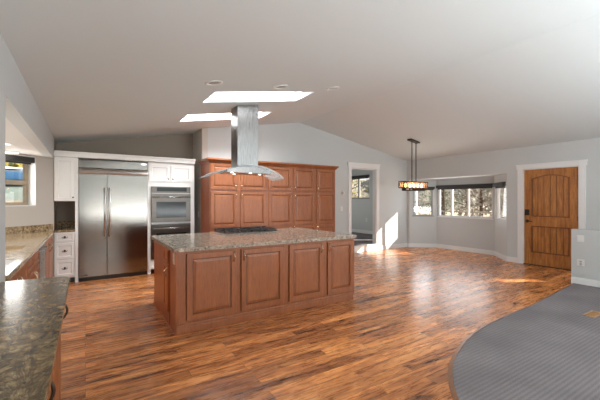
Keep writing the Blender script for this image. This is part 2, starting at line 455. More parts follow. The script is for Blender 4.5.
# carpet with a curved edge and the wooden reducer strip along it
edge = [(7.0, 2.34), (6.0, 2.245), (5.1, 2.15), (4.65, 2.135), (4.2, 2.11), (3.85, 2.085), (3.5, 2.03), (3.2, 1.955), (2.89, 1.845), (2.68, 1.755), (2.50, 1.645), (2.36, 1.54), (2.23, 1.42), (2.10, 1.25), (2.0, 1.05), (1.93, 0.8), (1.9, 0.5), (1.9, YREAR)]
cp = MB().prism(edge + [(XR, YREAR), (XR, 2.34)], 0.0, 0.012)
struct(cp, 'floor_carpet', 'carpet')
rd = MB()
def offs(pts, d):
    out = []
    for i, p in enumerate(pts):
        a = Vector(pts[max(i - 1, 0)]); b = Vector(pts[min(i + 1, len(pts) - 1)]); t = (b - a).normalized()
        out.append((p[0] + t.y * d, p[1] - t.x * d))
    return out
oe = offs(edge[:-1], -0.055) if False else offs(edge[:-1], 0.0)
for i in range(len(edge) - 2):
    a, b = Vector(edge[i]), Vector(edge[i + 1])
    def nrm(k):
        p = Vector(edge[max(k - 1, 0)]); q = Vector(edge[min(k + 1, len(edge) - 1)]); t = (q - p).normalized()
        return Vector((t.y, -t.x)) * -1
    na, nb = nrm(i), nrm(i + 1)
    # outside of the carpet lies towards +Y / -X
    if na.y < 0 and na.x > 0: na = -na
    if nb.y < 0 and nb.x > 0: nb = -nb
    a2, b2 = a + na * 0.034, b + nb * 0.034
    rd.cell([(a.x, a.y, 0), (b.x, b.y, 0), (b2.x, b2.y, 0), (a2.x, a2.y, 0)],
            [(a.x, a.y, 0.018), (b.x, b.y, 0.018), (b2.x, b2.y, 0.006), (a2.x, a2.y, 0.006)])
struct(rd, 'trim_1', 'reducer', 'wooden reducer strip along the curved carpet edge')

# ceiling: two slopes meeting at a ridge, two skylight openings
SKY = [(1.37, 2.93, 4.17, 4.74), (1.37, 2.93, 5.53, 6.10)]
ce = MB()
xs = [-0.57, 1.37, 2.93, 4.38, 8.4]; ys = [YREAR - 0.1, 4.17, 4.74, 5.53, 6.10, 7.75]
T = 0.26
for a, b in zip(xs, xs[1:]):
    for c, d in zip(ys, ys[1:]):
        if any(a >= s[0] - .01 and b <= s[1] + .01 and c >= s[2] - .01 and d <= s[3] + .01 for s in SKY): continue
        za, zb = zc(a), zc(b)
        ce.cell([(a, c, za), (b, c, zb), (b, d, zb), (a, d, za)], [(a, c, za + T), (b, c, zb + T), (b, d, zb + T), (a, d, za + T)])
struct(ce, 'ceiling', 'ceiling')
for i, (x0, x1, y0, y1) in enumerate(SKY):
    sh = MB(); fr = MB(); gl = MB()
    def P(x, y, dz): return (x, y, zc(x) + dz)
    for (a, b, c, d) in ((x0, x1, y0, y0 + .012), (x0, x1, y1 - .012, y1), (x0, x0 + .012, y0, y1), (x1 - .012, x1, y0, y1)):
        sh.cell([P(a, c, .001), P(b, c, .001), P(b, d, .001), P(a, d, .001)], [P(a, c, T + .12), P(b, c, T + .12), P(b, d, T + .12), P(a, d, T + .12)])
    for (a, b, c, d) in ((x0 - .06, x1 + .06, y0 - .06, y0 + .03), (x0 - .06, x1 + .06, y1 - .03, y1 + .06), (x0 - .06, x0 + .03, y0, y1), (x1 - .03, x1 + .06, y0, y1)):
        fr.cell([P(a, c, T + .0), P(b, c, T + .0), P(b, d, T + .0), P(a, d, T + .0)], [P(a, c, T + .16), P(b, c, T + .16), P(b, d, T + .16), P(a, d, T + .16)])
    gl.cell([P(x0, y0, T + .125), P(x1, y0, T + .125), P(x1, y1, T + .125), P(x0, y1, T + .125)], [P(x0, y0, T + .135), P(x1, y0, T + .135), P(x1, y1, T + .135), P(x0, y1, T + .135)])
    lab = ['skylight nearer the camera, above the front of the range hood', 'farther skylight behind the hood chimney, close to the back wall'][i]
    lp = MB()
    for (a, b, c, d) in ((x0 + .012, x1 - .012, y1 - .030, y1 - .012), (x1 - .030, x1 - .012, y0 + .012, y1 - .012), (x0 + .012, x0 + .030, y0 + .012, y1 - .012)):
        lp.cell([P(a, c, .075), P(b, c, .075), P(b, d, .075), P(a, d, .075)], [P(a, c, .095), P(b, c, .095), P(b, d, .095), P(a, d, .095)])
    w = struct(sh, 'window_%d' % (6 + i), 'shaft', lab)
    lp.build('shaft_lip', 'trim', w)
    fr.build('window_frame', 'whiteframe', w); gl.build('window_glass', 'dome', w)

# kitchen soffit over the sink side and the dropped header
sf = MB().box((-1.75, 2.83, 2.125), (-0.452, 7.12, 2.30))
struct(sf, 'ceiling_soffit', 'soffit')
F = EAST(-0.45)
wl_ = MB(); wall(wl_, F, YREAR, 2.95, 0, zc(-.45) + .02); wall(wl_, F, 2.95, 7.05, 2.12, zc(-.45) + .02)
struct(wl_, 'wall_left', 'wall')
# kitchen left wall and its diagonal corner wall with the sink window
wk = MB(); wall(wk, EAST(-1.59), 2.83, 5.86, 0, 2.2); wk.box((-1.71, 2.83, 0), (-.57, 2.95, 2.2))
struct(wk, 'wall_kitchen', 'wallwarm')
FD = frame((-0.45, 7.0, 0), (-1, -1, 0), (1, -1, 0))       # u runs away from the cabinets
wd = MB(); wall(wd, FD, 0, 1.62, 0, 2.2, [(0.303, 1.18, 1.325, 2.105)], 0, -0.20)
struct(wd, 'wall_corner', 'wallwarm')
# alcove above and behind the refrigerator run
al = MB(); al.box((-.57, 7.62, 0), (2.02, 7.74, 3.1)); struct(al, 'wall_alcove', 'shadowed')
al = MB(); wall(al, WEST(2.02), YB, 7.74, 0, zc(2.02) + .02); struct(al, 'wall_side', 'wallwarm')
al = MB(); wall(al, EAST(-.45), 7.05, 7.74, 0, zc(-.45) + .02); struct(al, 'wall_niche', 'shadowed')
# back wall with the doorway
wbk = MB(); wall(wbk, FRONT(YB), 2.14, 8.37, 0, lambda u: zc(u) + .02, [(6.02, 6.95, 0.0, 2.28)], extra=(4.38,))
struct(wbk, 'wall_back', 'wall')
# front door wall with the bay opening, the door opening and the assumed sidelight opening
wr = MB(); wall(wr, WEST(XR), YREAR, 7.05, 0, zc(XR) + .02, [(4.05, 6.84, 0, 2.035), (2.69, 3.70, 0, 2.095), (1.65, 1.94, 0.95, 1.45)])
struct(wr, 'wall_right', 'wall')
re_ = MB(); wall(re_, frame((0, YREAR, 0), (1, 0, 0), (0, 1, 0)), -.57, 8.37, 0, lambda u: zc(u) + .02, extra=(4.38,))
struct(re_, 'wall_rear', 'wall')
# bay: three walls, each with a window, and a flat bay ceiling
def seg(A, B): # wall frame from A to B, normal to the room
    u = Vector((B[0] - A[0], B[1] - A[1], 0)); L = u.length
    n = Vector((-u.y, u.x, 0)).normalized()
    if n.x > 0: n = -n
    return frame((A[0], A[1], 0), u, n), L
FL, LL = seg(BAY_A, BAY_B); FC, LC = seg(BAY_B, BAY_C); FR, LR = seg(BAY_C, BAY_D)
WL = (0.105, 0.68, 0.955, 1.80); WC = (0.045, 1.635, 0.94, 1.83); WR = (0.10, 0.84, 0.955, 1.83)
for nm, FF, L, w in (('wall_bay_left', FL, LL, WL), ('wall_bay', FC, LC, WC), ('wall_bay_right', FR, LR, WR)):
    b = MB(); wall(b, FF, 0, L, 0, 2.05, [w], 0, -0.11); struct(b, nm, 'wall')
bc = MB().prism([(8.37, 6.84), (8.98, 6.40), (8.98, 4.60), (8.37, 4.05)], 2.036, 2.16); struct(bc, 'ceiling_bay', 'ceiling')
# half wall at the carpet
hw = MB().box((7.0, 1.72, 0), (7.13, 2.39, 0.922)); struct(hw, 'wall_half', 'wall')
# far room beyond the doorway, one step up
fr_ = MB().box((4.4, 7.05, -0.1), (8.8, 11.1, 0.178)); fr_.box((6.02, 6.925, 0), (6.95, 7.05, 0.178)); struct(fr_, 'floor_far', 'carpet')
rm = MB(); wall(rm, WEST(8.80), 7.05, 11.1, 0, 2.62, [(9.12, 10.75, 1.485, 2.325)], 0, -.10)
rm.box((4.4, 11.0, 0), (8.8, 11.1, 2.62)); rm.box((4.4, 7.05, 0), (4.5, 11.1, 2.62)); struct(rm, 'wall_far', 'wall')
rc = MB().box((4.4, 7.06, 2.6), (8.9, 11.1, 2.7)); struct(rc, 'ceiling_far', 'ceiling')
st = MB().box((6.022, 6.905, 0), (6.948, 6.924, 0.150)); st.box((6.022, 6.895, 0.150), (6.948, 6.924, 0.182))
struct(st, 'trim_2', 'trim', 'white step riser at the foot of the doorway')

# doorway casing
cs = MB()
cs.box((5.915, 6.905, 0), (6.02, YB, 2.29)); cs.box((6.95, 6.905, 0), (7.055, YB, 2.29)); cs.box((5.90, 6.90, 2.29), (7.07, YB, 2.42))
cs.box((5.88, 6.892, 2.405), (7.09, YB, 2.43))
cs.box((6.02, 6.93, 0.18), (6.035, 7.05, 2.28)); cs.box((6.935, 6.93, .18), (6.95, 7.05, 2.28)); cs.box((6.02, 6.93, 2.265), (6.95, 7.05, 2.28))
struct(cs, 'trim_3', 'trim', 'white casing around the open doorway')

# baseboards
def bb(name, F, u0, u1, z=0.0, h=0.115):
    b = MB().obox(F, u0, u1, z, z + h * .8, 0.0, 0.016); b.obox(F, u0, u1, z + h * .8, z + h, 0.0, 0.010)
    return struct(b, name, 'trim')
bb('baseboard_back', FRONT(YB), 7.056, 8.25); bb('baseboard_stub', WEST(XR), 6.845, 6.93)
bb('baseboard_bay_left', FL, 0, LL); bb('baseboard_bay', FC, 0, LC); bb('baseboard_bay_right', FR, 0, LR)
bb('baseboard_right', WEST(XR), 3.81, 4.045); bb('baseboard_door', WEST(XR), -3.4, 2.59); bb('baseboard_half', WEST(7.0), 1.72, 2.39)
bb('baseboard_far', WEST(8.8), 7.06, 11.0, .178)

# ---------------------------------------------------------------- windows
def window(n, F, w, fm, label, muls=(), rails=(), t=0.04, depth=0.11, fd=(-0.085, -0.035), sashes=()):
    u0, u1, z0, z1 = w; f = MB()
    for a, b, c, d in ((u0, u0 + t, z0, z1), (u1 - t, u1, z0, z1), (u0 + t, u1 - t, z0, z0 + t), (u0 + t, u1 - t, z1 - t, z1)):
        f.obox(F, a, b, c, d, *fd)
    for m, hw_ in muls: f.obox(F, m - hw_, m + hw_, z0 + t, z1 - t, *fd)
    for m, hw_, a, b in rails: f.obox(F, a, b, m - hw_, m + hw_, *fd)
    o = struct(f, 'window_%d' % n, fm, label)
    g = MB().obox(F, u0 + t, u1 - t, z0 + t, z1 - t, (fd[0] + fd[1]) / 2 - .003, (fd[0] + fd[1]) / 2 + .003)
    g.build('window_glass', 'glass', o)
    return o
def sill(o, F, w, m='trim', out=0.03):
    s = MB().obox(F, w[0] - .03, w[1] + .03, w[2] - .03, w[2], -0.035, out)
    s.build('window_sill', m, o)
def lining(o, F, w, m, depth, t=.012):
    b = MB()
    b.obox(F, w[0], w[0] + t, w[2], w[3], -depth, 0.002); b.obox(F, w[1] - t, w[1], w[2], w[3], -depth, 0.002)
    b.obox(F, w[0], w[1], w[2], w[2] + t, -depth, 0.002); b.obox(F, w[0], w[1], w[3] - t, w[3], -depth, 0.002)
    b.build('window_jamb', m, o)
WS = (0.303, 1.18, 1.325, 2.105)
o = window(1, FD, WS, 'bronzeframe', 'tan double hung window over the corner of the golden counter', t=.060, fd=(-.19, -.14), rails=[(1.69, .035, .363, 1.12)])
lining(o, FD, WS, 'trim', .139)
o = window(2, FL, WL, 'greyframe', 'narrow window in the left angled wall of the bay, partly behind the chandelier', t=.025, rails=[(1.36, .015, .13, .655)]); sill(o, FL, WL, 'greyframe', .012)
o = window(3, FC, WC, 'whiteframe', 'wide three-lite window in the middle wall of the bay', muls=[(.46, .028), (.95, .028)], t=.035); sill(o, FC, WC)
o = window(4, FR, WR, 'whiteframe', 'narrow window in the right angled wall of the bay, seen edge-on', t=.022)
o = window(5, WEST(8.8), (9.12, 10.75, 1.485, 2.325), 'greyframe', 'high window in the far room seen through the doorway', muls=[(9.72, .04)], t=.03); o2 = window(8, WEST(XR), (1.65, 1.94, 0.95, 1.45), 'whiteframe', 'assumed unseen narrow sidelight window in the front door wall beyond the half wall', t=.008)  # sidelight assumed out of view, letting in the sun stripe on the floor
sill(o, WEST(8.8), (9.12, 10.75, 1.485, 2.325), 'greyframe', .02)

# ---------------------------------------------------------------- front door
FW = WEST(XR)
dc = MB()
dc.obox(FW, 2.58, 2.69, 0, 2.10, 0, .022); dc.obox(FW, 3.70, 3.81, 0, 2.10, 0, .022); dc.obox(FW, 2.56, 3.83, 2.10, 2.20, 0, .026); dc.obox(FW, 2.55, 3.84, 2.185, 2.21, 0, .034)
struct(dc, 'trim_4', 'trim', 'white casing around the wooden front door')
D0, D1, DZ = 2.705, 3.688, 2.085
dj = MB(); dj.obox(FW, 2.69, D0 - .002, 0, 2.095, -.12, -.0); dj.obox(FW, D1 + .002, 3.70, 0, 2.095, -.12, 0); dj.obox(FW, 2.69, 3.70, DZ + .002, 2.095, -.12, 0)
struct(dj, 'trim_5', 'trim', 'white door jamb of the front door')
FDR = WEST(XR + .02)
dr = MB()
ST = 0.145
dr.obox(FDR, D0, D0 + ST, .015, DZ, -.045, 0); dr.obox(FDR, D1 - ST, D1, .015, DZ, -.045, 0)
dr.obox(FDR, D0 + ST, D1 - ST, .015, .275, -.045, 0); dr.obox(FDR, D0 + ST, D1 - ST, .855, 1.06, -.045, 0)
ua, ub = D0 + ST, D1 - ST
arch = [(ua + (ub - ua) * k / 14, 1.885 + 0.075 * math.sin(math.pi * k / 14)) for k in range(15)]
dr.fprism(FDR, arch + [(ub, DZ), (ua, DZ)], -.045, 0)
door = struct(dr, 'door_1', 'alder', 'honey stained knotty wood front door with arched plank panel')
def planks(z0, z1, n, nm):
    p = MB(); w = (ub - ua) / n
    MB().fprism(FDR, [(ua, z0), (ub, z0), (ub, z1), (ua, z1)], -.040, -.030).build('panel_groove', 'alderdark', door)
    for k in range(n):
        a, b = ua + k * w, ua + (k + 1) * w
        p.fprism(FDR, [(a + .007, z0), (b - .007, z0), (b - .007, z1), (a + .007, z1)], -.031, -.020)
    p.build(nm, 'alder', door)
planks(1.06, 1.97, 6, 'plank_panel'); planks(.275, .855, 6, 'plank_panel')
pm = MB()   # moulding that steps down from the stiles to the planks
for (z0, z1) in ((.275, .855),):
    pm.rings(FDR, ua, ub, z0, z1, [(0, -.03), (0, .004), (.016, .004), (.028, -.017), (.0281, -.03)])
mo = MB()
for a, b, c, d in ((ua, ua + .02, .275, .855), (ub - .02, ub, .275, .855), (ua, ub, .275, .295), (ua, ub, .835, .855), (ua, ua + .02, 1.06, 1.885), (ub - .02, ub, 1.06, 1.885), (ua, ub, 1.06, 1.08)):
    mo.obox(FDR, a, b, c, d, -.03, .005)
mo.fprism(FDR, arch + [(u, z - .02) for u, z in reversed(arch)], -.03, .005)
mo.build('panel_moulding', 'alderdark', door)
k = MB().obox(FDR, 3.585, 3.665, 1.085, 1.215, 0, .03); kp = k.build('deadbolt', 'bronze', door, .006)
kk = MB()
for i in range(2):
    for j in range(5): kk.obox(FDR, 3.602 + i * .028, 3.620 + i * .028, 1.10 + j * .021, 1.114 + j * .021, .03, .034)
kk.build('keypad_buttons', 'black', kp)
lv = MB().lathe(FDR(3.625, .955, 0), (-1, 0, 0), [(0, 0), (.034, 0), (.034, .012), (.014, .016), (.012, .05), (0, .05)])
lv.tube([FDR(3.625, .955, .045), FDR(3.57, .957, .05), FDR(3.51, .952, .046)], [.011, .010, .008]); lv.build('lever_handle', 'bronze', door)
for z in (.25, 1.05, 1.86):
    h = MB().tube([FDR(D0 - .004, z - .05, .008), FDR(D0 - .004, z + .05, .008)], .009); h.obox(FDR, D0 - .002, D0 + .012, z - .05, z + .05, 0, .003); h.build('hinge', 'bronze', door)
th = MB().obox(FW, 2.705, 3.688, 0, .014, -.12, .03); struct(th, 'trim_6', 'bronze', 'dark threshold under the front door')

# ================================================================ kitchen cabinets
def raised(F, u0, u1, v0, v1, t=.02, st=.058):
    """a raised-panel door: frame, groove, sloped field"""
    return MB().rings(F, u0, u1, v0, v1, [(0, 0), (0, t - .004), (.004, t), (st, t), (st + .006, t - .009), (st + .012, t - .011), (st + .040, t - .002), (st + .043, t - .002)])
def flat(F, u0, u1, v0, v1, t=.02, st=.05):
    return MB().rings(F, u0, u1, v0, v1, [(0, 0), (0, t - .003), (.003, t), (st, t), (st + .005, t - .008), (st + .010, t - .009)])
def groove(F, u0, u1, v0, v1, t, st, w=.010):
    """dark glaze line lying in the groove of a raised panel"""
    g = MB(); a, b, c, d = u0 + st + .002, u1 - st - .002, v0 + st + .002, v1 - st - .002
    for p in ((a, a + w, c, d), (b - w, b, c, d), (a + w, b - w, c, c + w), (a + w, b - w, d - w, d)):
        g.obox(F, *p, t - .012, t - .0085)
    return g
def pull(F, u, v, h=.10, r=.0055, out=.028):
    """arched bar pull with flared feet, upright"""
    m = MB()
    pts = []; rr = []
    for k in range(9):
        s = k / 8; pts.append(F(u, v - h / 2 + h * s, .004 + out * math.sin(math.pi * s) ** .7)); rr.append(r * (1.0 + .5 * math.cos(math.pi * (2 * s - 1) / 2 * 2) ** 2 * (1 if k in (0, 8) else .2)))
    m.tube(pts, rr, 8)
    for s in (-1, 1): m.lathe(F(u, v + s * h / 2, 0), F(0, 0, 1) - F(0, 0, 0), [(0, 0), (.011, 0), (.011, .004), (.006, .008), (0, .008)], 10)
    return m
def knob(F, u, v, r=.013):
    return MB().lathe(F(u, v, 0), F(0, 0, 1) - F(0, 0, 0), [(0, 0), (.006, 0), (.006, .012), (r, .017), (r, .024), (r * .6, .029), (0, .029)], 12)
def wooden_door(F, parent, u0, u1, v0, v1, hu=None, hv=None, name='door', st=.058, hl=.10):
    t = .02
    d = raised(F, u0, u1, v0, v1, t, st).build(name, 'cherry', parent)
    groove(F, u0, u1, v0, v1, t, st).build('glaze_line', 'cherrydark', d)
    if hu is not None:
        pull(lambda a, b, c: F(a, b, c + t), hu, hv, hl).build('handle', 'nickel', d)
    return d

# ---- island
isl = thing('kitchen_island', 'reddish brown kitchen island cabinet with four raised panel doors under the speckled granite', 'kitchen island', (2.03, 4.35, 0))
IF = FRONT(3.69); IL = WEST(.805)
b = MB().box((.815, 3.70, .0), (3.25, 5.0, .875)); b.build('body', 'cherry', isl)
b = MB()   # face frame on the front
b.box((.805, 3.682, .10), (.90, 3.70, .875)); b.box((.90, 3.682, .10), (3.26, 3.70, .135)); b.box((.90, 3.682, .845), (3.26, 3.70, .875))
for a, c in ((1.467, 1.516), (2.097, 2.162), (2.702, 2.765), (3.235, 3.26)): b.box((a, 3.682, .135), (c, 3.70, .845))
b.build('face_frame', 'cherry', isl)
b = MB().box((.80, 3.675, 0), (3.235, 3.70, .075)); b.box((.80, 3.668, .075), (3.245, 3.70, .105)); b.build('plinth', 'cherry', isl, .006)
IFD = FRONT(3.682)
for i, (a, c, s) in enumerate(((.905, 1.462, 1), (1.522, 2.092, -1), (2.167, 2.697, 1), (2.770, 3.230, -1))):
    wooden_door(IFD, isl, a, c, .135, .848, c - .032 if s > 0 else a + .032, .775)
b = MB().box((.797, 3.684, 0), (.815, 3.955, .875)); b.box((.797, 4.005, 0), (.815, 5.0, .875)); b.box((.803, 3.955, 0), (.815, 4.005, .16)); b.build('end_panel', 'cherryside', isl)
b = MB().box((.785, 3.68, 0), (.80, 5.0, .022)); b.build('shoe_moulding', 'cherryside', isl, .006)
b = MB().box((.808, 3.955, .16), (.816, 4.005, .875)); b.build('shadow_gap', 'cherrydark', isl)
IE = WEST(.797)
d = flat(IE, 4.02, 4.27, .700, .850, .016, .03).build('drawer', 'cherryside', isl); 
d = raised(IE, 4.02, 4.27, .16, .690, .016, .045).build('door', 'cherryside', isl); pull(lambda a, bb_, c: IE(a, bb_, c + .016), 4.055, .60, .08).build('handle', 'nickel', d)
b = MB().obox(IE, 3.715, 3.79, .735, .855, 0, .006); ou = b.build('power_outlet', 'almond', isl, .002); ou['label'] = 'almond power outlet on the corner post'
b = MB()
for v in (.768, .812): b.obox(IE, 3.737, 3.768, v, v + .026, .006, .0075)
b.build('sockets', 'plastic', ou)
def rounded(x0, y0, x1, y1, r, n=5):
    pts = []
    for cx, cy, a0 in ((x1 - r, y0 + r, -90), (x1 - r, y1 - r, 0), (x0 + r, y1 - r, 90), (x0 + r, y0 + r, 180)):
        for k in range(n + 1):
            w = math.radians(a0 + 90 * k / n); pts.append((cx + r * math.cos(w), cy + r * math.sin(w)))
    return pts
g = MB().prism(rounded(.775, 3.645, 3.29, 5.18, .03), .876, .916).build('granite_worktop', 'granite_island', None, .008)
tag(g, 'grey beige speckled granite worktop on the central island', 'worktop')

# ---- cooktop with grates, burners and knobs
ct = thing('gas_cooktop', 'low black and steel gas cooktop set into the island granite', 'cooktop', (2.2, 5.1, .916))
MB().prism(rounded(1.75, 4.84, 2.66, 5.38, .02), .9165, .928).build('tray', 'black', ct, .003)
for (x0, x1) in ((1.77, 2.05), (2.06, 2.35), (2.36, 2.64)):
    m = MB(); y0, y1 = 4.90, 5.36
    for y in (y0, (y0 + y1) / 2, y1): m.box((x0, y - .008, .945), (x1, y + .008, .960))
    for x in (x0 + .008, (x0 + x1) / 2, x1 - .008): m.box((x - .008, y0, .945), (x + .008, y1, .960))
    for x in (x0 + .01, x1 - .01):
        for y in (y0 + .0, y1 - .0): m.box((x - .01, y - .01, .928), (x + .01, y + .01, .950))
    m.build('grate', 'iron', ct)
for x, y in ((1.91, 5.0), (1.91, 5.25), (2.205, 5.13), (2.50, 5.0), (2.50, 5.25)):
    MB().lathe((x, y, .928), (0, 0, 1), [(0, 0), (.05, 0), (.05, .006), (.035, .010), (.035, .016), (0, .018)], 16).build('burner', 'black', ct)
for k in range(5):
    MB().lathe((1.98 + k * .11, 4.87, .928), (0, 0, 1), [(0, 0), (.018, 0), (.015, .02), (0, .02)], 12).build('control_knob', 'black', ct)

# ---- pantry wall: three cabinets under one cornice
PF = FRONT(6.365)
cols = [(2.015, 2.545), (2.615, 3.185), (3.255, 3.815), (3.875, 4.425), (4.485, 5.015)]
bounds = [1.998, 3.22, 4.453, 5.035]
units = [((0, 1), 'tall reddish brown pantry cabinet at the left end of the back wall, beside the ovens'),
         ((2, 3), 'middle tall reddish brown pantry cabinet, its double doors right of the hood'),
         ((4,), 'narrow single door pantry cabinet at the right end beside the thermostat')]
for ui, (idx, lab) in enumerate(units):
    x0, x1 = bounds[ui], bounds[ui + 1] - .001
    t = thing('pantry_cabinet', lab, 'cabinet', ((x0 + x1) / 2, 6.65, 0), 'tall pantry cabinets along the back wall')
    MB().box((x0, 6.383, 0), (x1, YB - .002, 2.14)).build('body', 'cherryside' if ui == 0 else 'cherry', t)
    m = MB(); c0 = cols[idx[0]][0]; c1 = cols[idx[-1]][1]
    xx = [x0] + [v for i in idx for v in cols[i]] + [x1]
    for a, c in zip(xx[::2], xx[1::2]): m.box((a, 6.365, .09), (c, 6.384, 2.14))
    for a, c in ((.09, .13), (.845, .885), (1.585, 1.625), (2.125, 2.14)): m.box((c0, 6.366, a), (c1, 6.384, c))
    m.build('face_frame', 'cherry', t)
    MB().box((x0 + .02, 6.40, 0), (x1 - .0, 6.44, .09)).build('toe_kick', 'cherrydark', t) if False else None
    for i in idx:
        a, c = cols[i]; right = i in (0, 2)
        hu = c - .028 if right else a + .028
        wooden_door(PF, t, a, c, 1.622, 2.128, hu, 1.685, 'upper_door', .055, .075)
        wooden_door(PF, t, a, c, .882, 1.588, hu, 1.50, 'lower_door', .055, .085)
        wooden_door(PF, t, a, c, .128, .848, hu, .77, 'base_door', .055, .085)
cw = MB()
prof = [(.0, 2.138), (.018, 2.145), (.028, 2.165), (.050, 2.185), (.062, 2.195), (.062, 2.222)]
def crown_ring(o, z): return [(1.998 - o, YB - .003, z), (1.998 - o, 6.365 - o, z), (5.035 + o, 6.365 - o, z), (5.035 + o, YB - .003, z)]
vs = []; fs = []
for o, z in prof: vs += crown_ring(o, z)
for i in range(len(prof) - 1):
    for k in range(4):
        k2 = (k + 1) % 4; fs.append((i * 4 + k, i * 4 + k2, i * 4 + 4 + k2, i * 4 + 4 + k))
fs.append((3, 2, 1, 0)); l = (len(prof) - 1) * 4; fs.append((l, l + 1, l + 2, l + 3)); cw.add(vs, fs)
tag(cw.build('cabinet_cornice', 'cherry'), 'reddish brown cornice running along the top of the pantry cabinets', 'cornice')

# ---- refrigerator
fg = thing('refrigerator', 'wide built-in stainless steel refrigerator with two tall doors', 'refrigerator', (.447, 7.3, 0))
YF = 6.965
RF = FRONT(YF)
MB().box((-.105, 7.02, .02), (1.0, 7.60, 2.13)).build('body', 'steeldark', fg)
for i, (a, c) in enumerate(((-.100, .323), (.331, .995))):
    d = MB().box((a, YF, .075), (c, 7.018, 1.868)).build('door', 'steelv', fg, .004)
    hx = .290 if i == 0 else .364
    m = MB().tube([(hx, YF - .055, .77), (hx, YF - .055, 1.64)], .014, 12)
    for z in (.82, 1.59): m.tube([(hx, YF + .002, z), (hx, YF - .055, z)], .009, 8)
    m.build('handle', 'handle', d)
    bx = a + .03 if i == 0 else c - .13
    MB().box((bx, YF - .004, .095), (bx + .10, YF + .001, .112)).build('badge', 'black', d)
m = MB().box((-.100, 6.985, 1.985), (.995, 7.02, 2.128)).build('upper_panel', 'steelv', fg, .003)
m = MB()
pr = [(7.02, 1.878), (6.955, 1.878), (6.945, 1.90), (6.955, 1.935), (6.985, 1.975), (7.02, 1.985)]
n = len(pr); vs = [(-.100, y, z) for y, z in pr] + [(.995, y, z) for y, z in pr]
m.add(vs, [tuple(range(n)), tuple(range(2 * n - 1, n - 1, -1))] + [(i, (i + 1) % n, (i + 1) % n + n, i + n) for i in range(n)]); m.build('grille', 'handle', fg)
m = MB().fprism(RF, [(.93 + .052 * math.cos(w * math.pi / 8), 2.093 + .020 * math.sin(w * math.pi / 8)) for w in range(16)], -.021, -.014); m.build('emblem', 'chrome', fg)
MB().box((-.10, 7.0, .0), (.995, 7.03, .07)).build('kick_plate', 'black', fg)

# ---- white cabinets of the same wall
WF = FRONT(6.985)
uc = thing('wall_cabinet', 'small white wall cabinet left of the refrigerator, over the granite niche', 'cabinet', (-.29, 7.3, 1.4))
MB().box((-.446, 7.0, 1.40), (-.152, 7.60, 2.15)).build('body', 'white', uc)
d = flat(FRONT(7.0), -.440, -.155, 1.402, 2.138, .018, .055).build('door', 'white', uc)
knob(FRONT(6.982), -.180, 1.465).build('knob', 'bronze', d)
dc_ = thing('drawer_cabinet', 'white base cabinet with three drawers left of the refrigerator', 'cabinet', (-.29, 7.3, 0))
MB().box((-.446, 7.0, .09), (-.152, 7.60, .872)).build('body', 'white', dc_)
MB().box((-.44, 7.05, 0), (-.155, 7.10, .09)).build('toe_kick', 'black', dc_)
for z0, z1 in ((.705, .866), (.415, .690), (.115, .402)):
    d = flat(FRONT(7.0), -.440, -.157, z0, z1, .018, .045 if z1 - z0 > .2 else .035).build('drawer', 'white', dc_)
    zc_ = (z0 + z1) / 2
    m = MB().tube([FRONT(6.991)(-.335, zc_ + .008, .004), FRONT(6.991)(-.33, zc_ - .008, .018), FRONT(6.991)(-.298, zc_ - .014, .022), FRONT(6.991)(-.266, zc_ - .008, .018), FRONT(6.991)(-.261, zc_ + .008, .004)], .005, 8)
    m.lathe(FRONT(6.991)(-.298, zc_ + .006, 0), (0, -1, 0), [(0, 0), (.018, 0), (.014, .006), (0, .008)], 10)
    m.build('pull', 'bronze', d)
tag(MB().box((-.448, 6.972, .874), (-.150, 7.598, .910)).build('small_worktop', 'granite_splash', None, .004), 'little granite worktop on the white drawers, in the niche left of the refrigerator', 'worktop')
tag(MB().box((-.448, 7.580, .911), (-.150, 7.602, 1.035)).build('niche_backsplash', 'granite_splash'), 'low granite backsplash at the back of the niche left of the refrigerator', 'backsplash')
tag(MB().box((-.150, 6.975, 0), (-.107, 7.60, 2.148)).build('side_panel', 'white'), 'narrow white upright panel between the white drawers and the refrigerator', 'panel')
ov = thing('oven_cabinet', 'tall white cabinet that houses the double oven', 'cabinet', (1.44, 7.3, 0))
m = MB().box((1.003, 7.0, 0), (1.055, 7.60, 2.148)); m.box((1.80, 7.0, 0), (1.88, 7.60, 2.148)); m.box((1.055, 7.0, 1.685), (1.80, 7.60, 2.148)); m.box((1.055, 7.0, .09), (1.80, 7.60, .27)); m.box((1.055, 7.58, .27), (1.80, 7.60, 1.685))
m.build('carcass', 'white', ov)
for a, c, kx in ((1.022, 1.408, 1.372), (1.420, 1.815, 1.456)):
    d = flat(FRONT(7.0), a, c, 1.775, 2.105, .018, .055).build('door', 'white', ov); knob(FRONT(6.982), kx, 1.83).build('knob', 'bronze', d)
d = flat(FRONT(7.0), 1.022, 1.815, .10, .262, .018, .04).build('drawer', 'white', ov)
knob(FRONT(6.982), 1.42, .18).build('knob', 'bronze', d)
MB().box((1.02, 7.05, 0), (1.87, 7.06, .09)).build('toe_kick', 'black', ov) if False else None
do = thing('double_oven', 'built-in stainless double oven between white cabinet doors and island', 'oven', (1.43, 7.0, .28))
OF = FRONT(6.975)
MB().box((1.060, 6.99, .275), (1.797, 7.575, 1.68)).build('body', 'steeldark', do)
c = MB().box((1.060, 6.972, 1.555), (1.797, 6.99, 1.68)).build('control_panel', 'steeloven', do, .003)
MB().box((1.16, 6.966, 1.588), (1.72, 6.973, 1.665)).build('display', 'blackglass', c)
